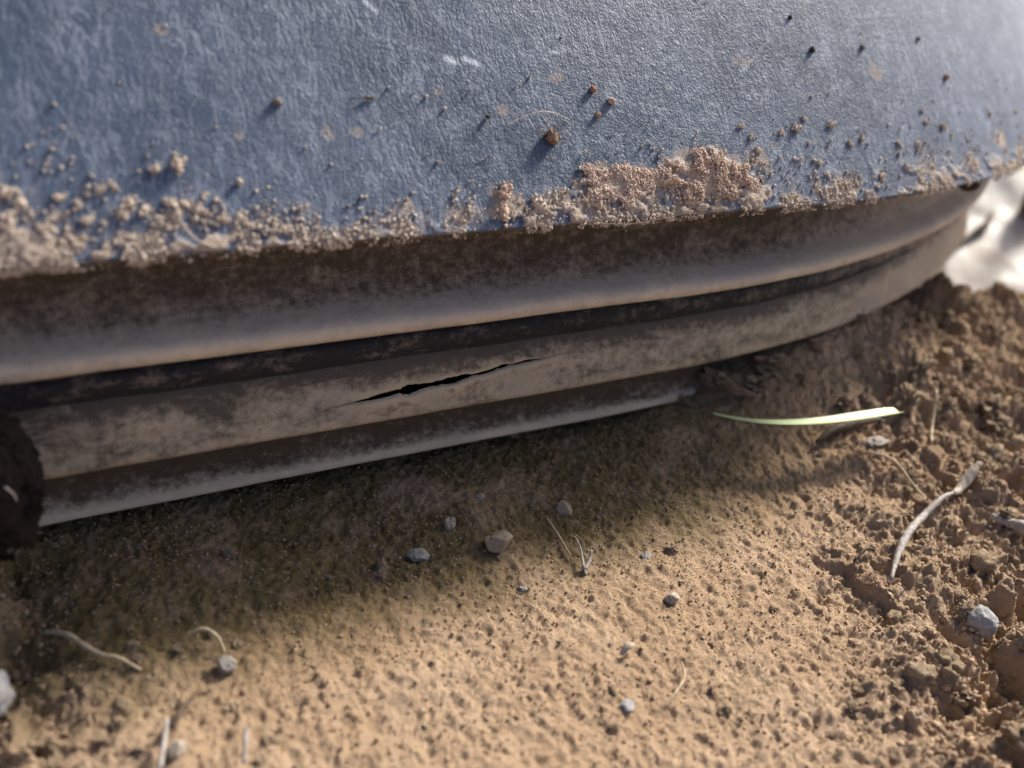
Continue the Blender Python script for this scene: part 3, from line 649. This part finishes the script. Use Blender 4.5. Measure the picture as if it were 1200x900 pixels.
stick('rootlet', [(640, 610, .001), (655, 635, .002), (668, 655, .002)], [1.2, 1.4, 1.2], M_straw, 'thin tan rootlet in the shade above the forked one', 'rootlet', 6)
stick('pale_chip', [(726, 772, .002), (734, 766, .004), (741, 762, .003)], [2, 5, 1.5], M_whitestone, 'white leaf-shaped chip in sunlit soil, centre bottom', 'chip', 8, .1, .4)
stick('dry_stalk', [(286, 905, .004), (288, 888, .006), (289, 872, .007)], [2, 2.5, 2.5], M_twig, 'small pale stub at the bottom edge left of centre', 'stalk', 8)
stick('straw', [(1012, 535, .002), (1040, 555, .004), (1070, 575, .004), (1088, 586, .003)], [1, 1.3, 1.3, 1], M_straw, 'fine straw lying between the grass blade and the bleached twig', 'straw', 6)
stick('straw', [(1088, 480, .008), (1089, 505, .005), (1087, 530, .002)], [1.6, 1.6, 1.4], M_straw, 'upright straw at the right of the green grass blade', 'straw', 6)
stick('straw', [(998, 664, .001), (1010, 656, .003), (1020, 655, .003)], [1.6, 2, 1.4], M_brown, 'tiny dark curved stalk left of the bleached twig', 'straw', 6)
stick('twig', [(955, 523, .003), (975, 512, .004), (1000, 500, .004), (1030, 492, .004)], [2, 5, 6, 3], M_brown, 'brown root lying just under the green grass blade', 'twig', 8)
stick('straw', [(778, 832, .002), (790, 818, .003), (800, 800, .003), (797, 782, .002)], [1, 1.3, 1.3, 1], M_straw, 'thin straw half buried at the bottom, right of the bluish chip', 'straw', 6)
# grass blade: folded ribbon
gk = NT('grass_blade'); gu = gk.n('ShaderNodeSeparateXYZ', {0: gk.uv()}).outputs[0]
gcol = gk.mix(gk.rng(gu, .2, .75), (.24, .38, .06), (.60, .76, .34)); gcol = gk.mix(gk.rng(gk.noise(gk.scalevec(gk.uv(), (3, 90, 1)), 1.0), .4, .65), gcol, (.85, .92, .66))
M_grass = gk.out(gcol, .4, None, .5); gk.b.inputs['Transmission Weight'].default_value = 0.0
C = np.array([on_ground(a, b) for a, b in ((830, 504), (855, 511), (885, 516), (925, 518), (970, 514), (1015, 507), (1046, 501))])
C[:, 2] = np.array([float(ground_base(p[0], p[1])) for p in C])+.010; C = C+(EYE-C)*.03
t = np.linspace(0, 6, 60); Cc = np.stack([np.interp(t, range(7), C[:, i]) for i in range(3)], 1)
for _ in range(60): Cc[1:-1] = .25*Cc[:-2]+.5*Cc[1:-1]+.25*Cc[2:]
Tn = np.gradient(Cc, axis=0); Tn /= np.linalg.norm(Tn, axis=1)[:, None]; Sd = np.cross([0, .25, 1.0], Tn); Sd /= np.linalg.norm(Sd, axis=1)[:, None]; Up = np.cross(Tn, Sd)
w = np.interp(t/6, [0, .3, .55, .8, .95, 1], [.0008, .0028, .0041, .0048, .0045, .0034]); kk = np.linspace(-1, 1, 7)
V = Cc[:, None]+w[:, None, None]*(kk[None, :, None]*Sd[:, None]+.35*np.abs(kk)[None, :, None]*Up[:, None]); V2 = V-Up[:, None]*.00025
F = np.vstack([grid_faces(60, 7), grid_faces(60, 7, 420)[:, ::-1]]); uvg = np.stack(np.meshgrid(np.linspace(0, 1, 60), kk*.5+.5, indexing='ij'), -1).reshape(-1, 2)
link('grass_blade', mesh_np('grass_blade', np.vstack([V.reshape(-1, 3), V2.reshape(-1, 3)]), F, M_grass, uv=np.vstack([uvg, uvg])), label='single pale green grass blade lying on the dirt by the sill end', cat='grass blade')

# ------------------------------------------------------------------ white sheet beyond the end of the bumper
wk = NT('white_sheet'); wp = wk.pos(); wn1 = wk.noise(wp, 22.0, 5, .6); wn2 = wk.noise(wp, 90.0, 5, .7)
wz = wk.n('ShaderNodeSeparateXYZ', {0: wp}).outputs[2]
wc_ = wk.mix(wk.rng(wn2, .35, .7, 0, .6), (.5, .48, .45), (.4, .35, .29)); wc_ = wk.mix(wk.rng(wn1, .47, .62, 0, .85), wc_, (.45, .37, .29))
wc_ = wk.mix(wk.math('MULTIPLY', wk.attr('mud'), wk.rng(wn2, .3, .6)), wc_, (.36, .27, .19))
M_white = wk.out(wc_, .5, wk.bump(wn2, .001, .6), .4)
o_ = EYE+.80*ray(1078, 352)
e1 = np.array([.78, -.62, 0]); e1 /= np.linalg.norm(e1); e2 = np.array([.62, .78, 0]); e2 /= np.linalg.norm(e2)   # across and away
A, B = np.meshgrid(np.linspace(-.22, .45, 150), np.linspace(-.03, .5, 120), indexing='ij')
H = -.012+np.tan(math.radians(26))*(B+.01)+.012*(fbm(A*7, B*7, 150, 3)-.5)*2+.003*(fbm(A*30, B*30, 152, 3)-.5)*2
fold = np.exp(-((A+.016-.10*B+.010)/.020)**2)*sstep(.4, .0, B)*.020; crease = -.008*np.exp(-((A-.012-.10*B)/.004)**2)
V = o_+A[..., None]*e1+B[..., None]*e2+(H+fold+crease)[..., None]*np.array([0, 0, 1.0])
V2 = V-np.array([0, 0, .002]); n_ = V.shape[0]*V.shape[1]
F = np.vstack([grid_faces(150, 120), grid_faces(150, 120, n_)[:, ::-1]])
mudw = np.maximum(sstep(.05, -.01, B), np.exp(-((A-.012-.10*B)/.006)**2))
link('white_sheet', mesh_np('white_sheet', np.vstack([V.reshape(-1, 3), V2.reshape(-1, 3)]), F, M_white, attrs={'mud': np.concatenate([mudw.ravel()]*2)}), label='creased mud-smudged white plastic sheet beyond the curved right end of the bumper', cat='plastic sheet')
def sheet_pt(a, b):
    i = np.argmin(((to_px(V.reshape(-1, 3))-np.array([a, b]))**2).sum(1)); return V.reshape(-1, 3)[i]
P4 = [sheet_pt(a, b)+np.array([0, 0, .004]) for a, b in ((1121, 291), (1138, 278), (1150, 270), (1162, 252))]
Vt, Ft = tube(P4, [.0010, .0025, .0035, .0010], 8, 3, .3); link('twig', mesh_np('twig', Vt, Ft, M_brown), label='dark twig lying on the white sheet', cat='twig')
pk = sheet_pt(1206, 252); Vr, Fr = rock(4, 560, .2, (.012, .012, .024), .08)
link('dark_stone', mesh_np('dark_stone', Vr, Fr, mat_stone('dark_stone', (.03, .026, .022), (.07, .06, .05))), None, 'dark rounded stone on the white sheet at the right edge', 'stone', loc=pk+np.array([0, 0, .014]))

# ------------------------------------------------------------------ crumbs and clods of soil
rng = np.random.default_rng(21)
def soil_points(n, dens_fn, lo=(-.25, -.26), hi=(.62, .16)):
    x = rng.uniform(lo[0], hi[0], n); y = rng.uniform(lo[1], hi[1], n); c = churn(x, y); k = rng.random(n) < dens_fn(x, y, c); return x[k], y[k], c[k]
x, y, c = soil_points(230000, lambda x, y, c: (.30+.3*c)*(.35+.9*sstep(.35, .65, fbm(x*60, y*60, 131, 3)))*sstep(.62, .1, x))   # sand grains
r = .0002+.0008*rng.random(len(x))**3; P = np.stack([x, y, ground_h(x, y)+r*.25], 1)
TV = np.array([(1, 0, 0), (-1, 0, 0), (0, 1, 0), (0, -1, 0), (0, 0, 1), (0, 0, -1)], float); TF = np.array([(0, 2, 4), (2, 1, 4), (1, 3, 4), (3, 0, 4), (2, 0, 5), (1, 2, 5), (3, 1, 5), (0, 3, 5)])
S3 = r[:, None]*rng.uniform(.6, 1.1, (len(x), 3))
V = np.einsum('nij,nvj->nvi', rand_rot(len(x), rng), TV[None]*S3[:, None, :])+P[:, None]; F = TF[None]+(np.arange(len(x))*6)[:, None, None]
link('sand_grains', mesh_np('sand_grains', V.reshape(-1, 3), F.reshape(-1, 3), M_crumb, smooth=False), label='fine tan sand grains covering the dirt', cat='sand', kind='stuff')
x, y, c = soil_points(130000, lambda x, y, c: (.26+.4*c)*(.3+1.1*sstep(.4, .65, fbm(x*40, y*40, 130, 3))))
r = .0003+.0011*rng.random(len(x))**4*(.6+1.3*c); P = np.stack([x, y, ground_h(x, y)-r*.1], 1)
V, F = scatter(P, r, 0, 12, 31); link('soil_crumbs', mesh_np('soil_crumbs', V, F, M_crumb, smooth=False), label='loose tan soil crumbs scattered over the dirt', cat='soil', kind='stuff')
x, y, c = soil_points(5200, lambda x, y, c: .02+.33*c)                     # lumps too many and too merged to tell apart
r = .0011+.0055*rng.random(len(x))**3*(.35+.65*c); P = np.stack([x, y, ground_h(x, y)], 1)
V, F = scatter(P, r, 2, 14, 33, .9, (1, .9, .7), .7); link('soil_lumps', mesh_np('soil_lumps', V, F, M_clod), label='merged lumps of turned brown soil along the right side', cat='soil', kind='stuff')
clod = []
for i in range(9):
    Vc, Fc = rock(4, 600+i, .8, (1, .9, .72), 1.1); clod.append(mesh_np('soil_clod', Vc, Fc, M_clod))
regions = (  # photo area, how many, size range in px, group
    ((950, 350, 1190, 500), 18, (10, 26), 'turned clods at the upper right'),
    ((1050, 520, 1190, 680), 10, (8, 16), 'clods beside the grey twigs'),
    ((980, 700, 1190, 890), 14, (7, 14), 'clods in the lower right'),
    ((30, 820, 330, 890), 12, (8, 15), 'clods in the bottom left corner'),
    ((80, 630, 540, 790), 10, (7, 13), 'clods in the bumper shadow'),
    ((840, 428, 950, 465), 5, (12, 24), 'clods heaped against the sill'),
    ((600, 620, 930, 870), 8, (6, 9), 'clods on the smooth dirt'))
marks = (('blue-grey pebble', 1148, 728), ('bleached grey twig', 1075, 620), ('splintered twig', 1190, 620), ('green grass blade', 950, 500), ('white sheet', 1120, 330), ('curved end of the sill', 900, 425),
         ('yellowish soil lump', 1070, 838), ('angular tan stone', 583, 630), ('grey-green chip', 490, 645), ('lone grey pebble', 267, 775), ('long thin straw', 110, 765), ('white stone chip', 206, 880),
         ('forked rootlet', 686, 665), ('white leaf-shaped chip', 733, 768), ('small bluish chip', 735, 824), ('pale stub', 288, 888))
dirs = ('right of', 'below and right of', 'below', 'below and left of', 'left of', 'above and left of', 'above', 'above and right of')
nth = ('nearest', 'second nearest', 'third nearest', 'fourth nearest', 'fifth nearest', 'sixth nearest', 'seventh nearest', 'eighth nearest', 'ninth nearest', 'tenth nearest')
def tell_apart(items, marks, what):
    """items: (object, px, py); label each by the landmark it lies by, the side of it and its rank there"""
    slots = {}
    for o, a, b in items:
        m = min(marks, key=lambda m: math.hypot(a-m[1], b-m[2])); k = int(round(math.degrees(math.atan2(b-m[2], a-m[1]))/45)) % 8
        slots.setdefault((m[0], k), []).append((math.hypot(a-m[1], b-m[2]), o))
    for (m, k), L in slots.items():
        L.sort(key=lambda e: e[0])
        for r_, (_, o) in enumerate(L): o['label'] = what+', '+(nth[min(r_, 9)]+' one ' if len(L) > 1 else '')+dirs[k]+' the '+m
items = []
for (x0, y0, x1, y1), n, (s0, s1), grp in regions:
    for i in range(n):
        a, b = rng.uniform(x0, x1), rng.uniform(y0, y1); p = on_ground(a, b); sz = (s0+(s1-s0)*rng.random()**2)*float(np.linalg.norm(p-EYE))/FPX*.6
        o = link('soil_clod', clod[rng.integers(0, 9)], None, None, 'soil clod', grp, loc=p+np.array([0, 0, sz*.15]))
        o.rotation_euler = (rng.uniform(-.5, .5), rng.uniform(-.5, .5), rng.uniform(0, 6.3)); o.scale = (sz, sz*rng.uniform(.75, 1), sz*rng.uniform(.7, 1)); items.append((o, a, b))
for a, b, w in ((846, 452, 34), (905, 428, 22), (800, 470, 16)):             # clods the sill end runs into
    p = on_ground(a, b); sz = w*float(np.linalg.norm(p-EYE))/FPX*.62
    o = link('soil_clod', clod[w % 9], None, None, 'soil clod', 'clods heaped against the sill', loc=p+np.array([0, 0, sz*.1])); o.scale = (sz*1.25, sz*.8, sz*.75); o.rotation_euler = (.2, -.1, w*.7); items.append((o, a, b))
tell_apart(items, marks, 'crumbly soil clod')
tell_apart(clump_items, (('pale root fibre', 237, 280), ('pair of mud clumps', 195, 196), ('left picture edge', 0, 255), ('round pale pellet', 280, 214), ('panel edge', 110, 305)), 'pale mud clump')
tell_apart(speck_items, (('thick mud crust', 828, 207), ('lone brown pellet', 1108, 91), ('right picture edge', 1200, 150), ('panel edge clip', 1165, 215), ('mud cluster', 940, 150), ('panel edge', 1010, 235)), 'tan mud speck on panel')
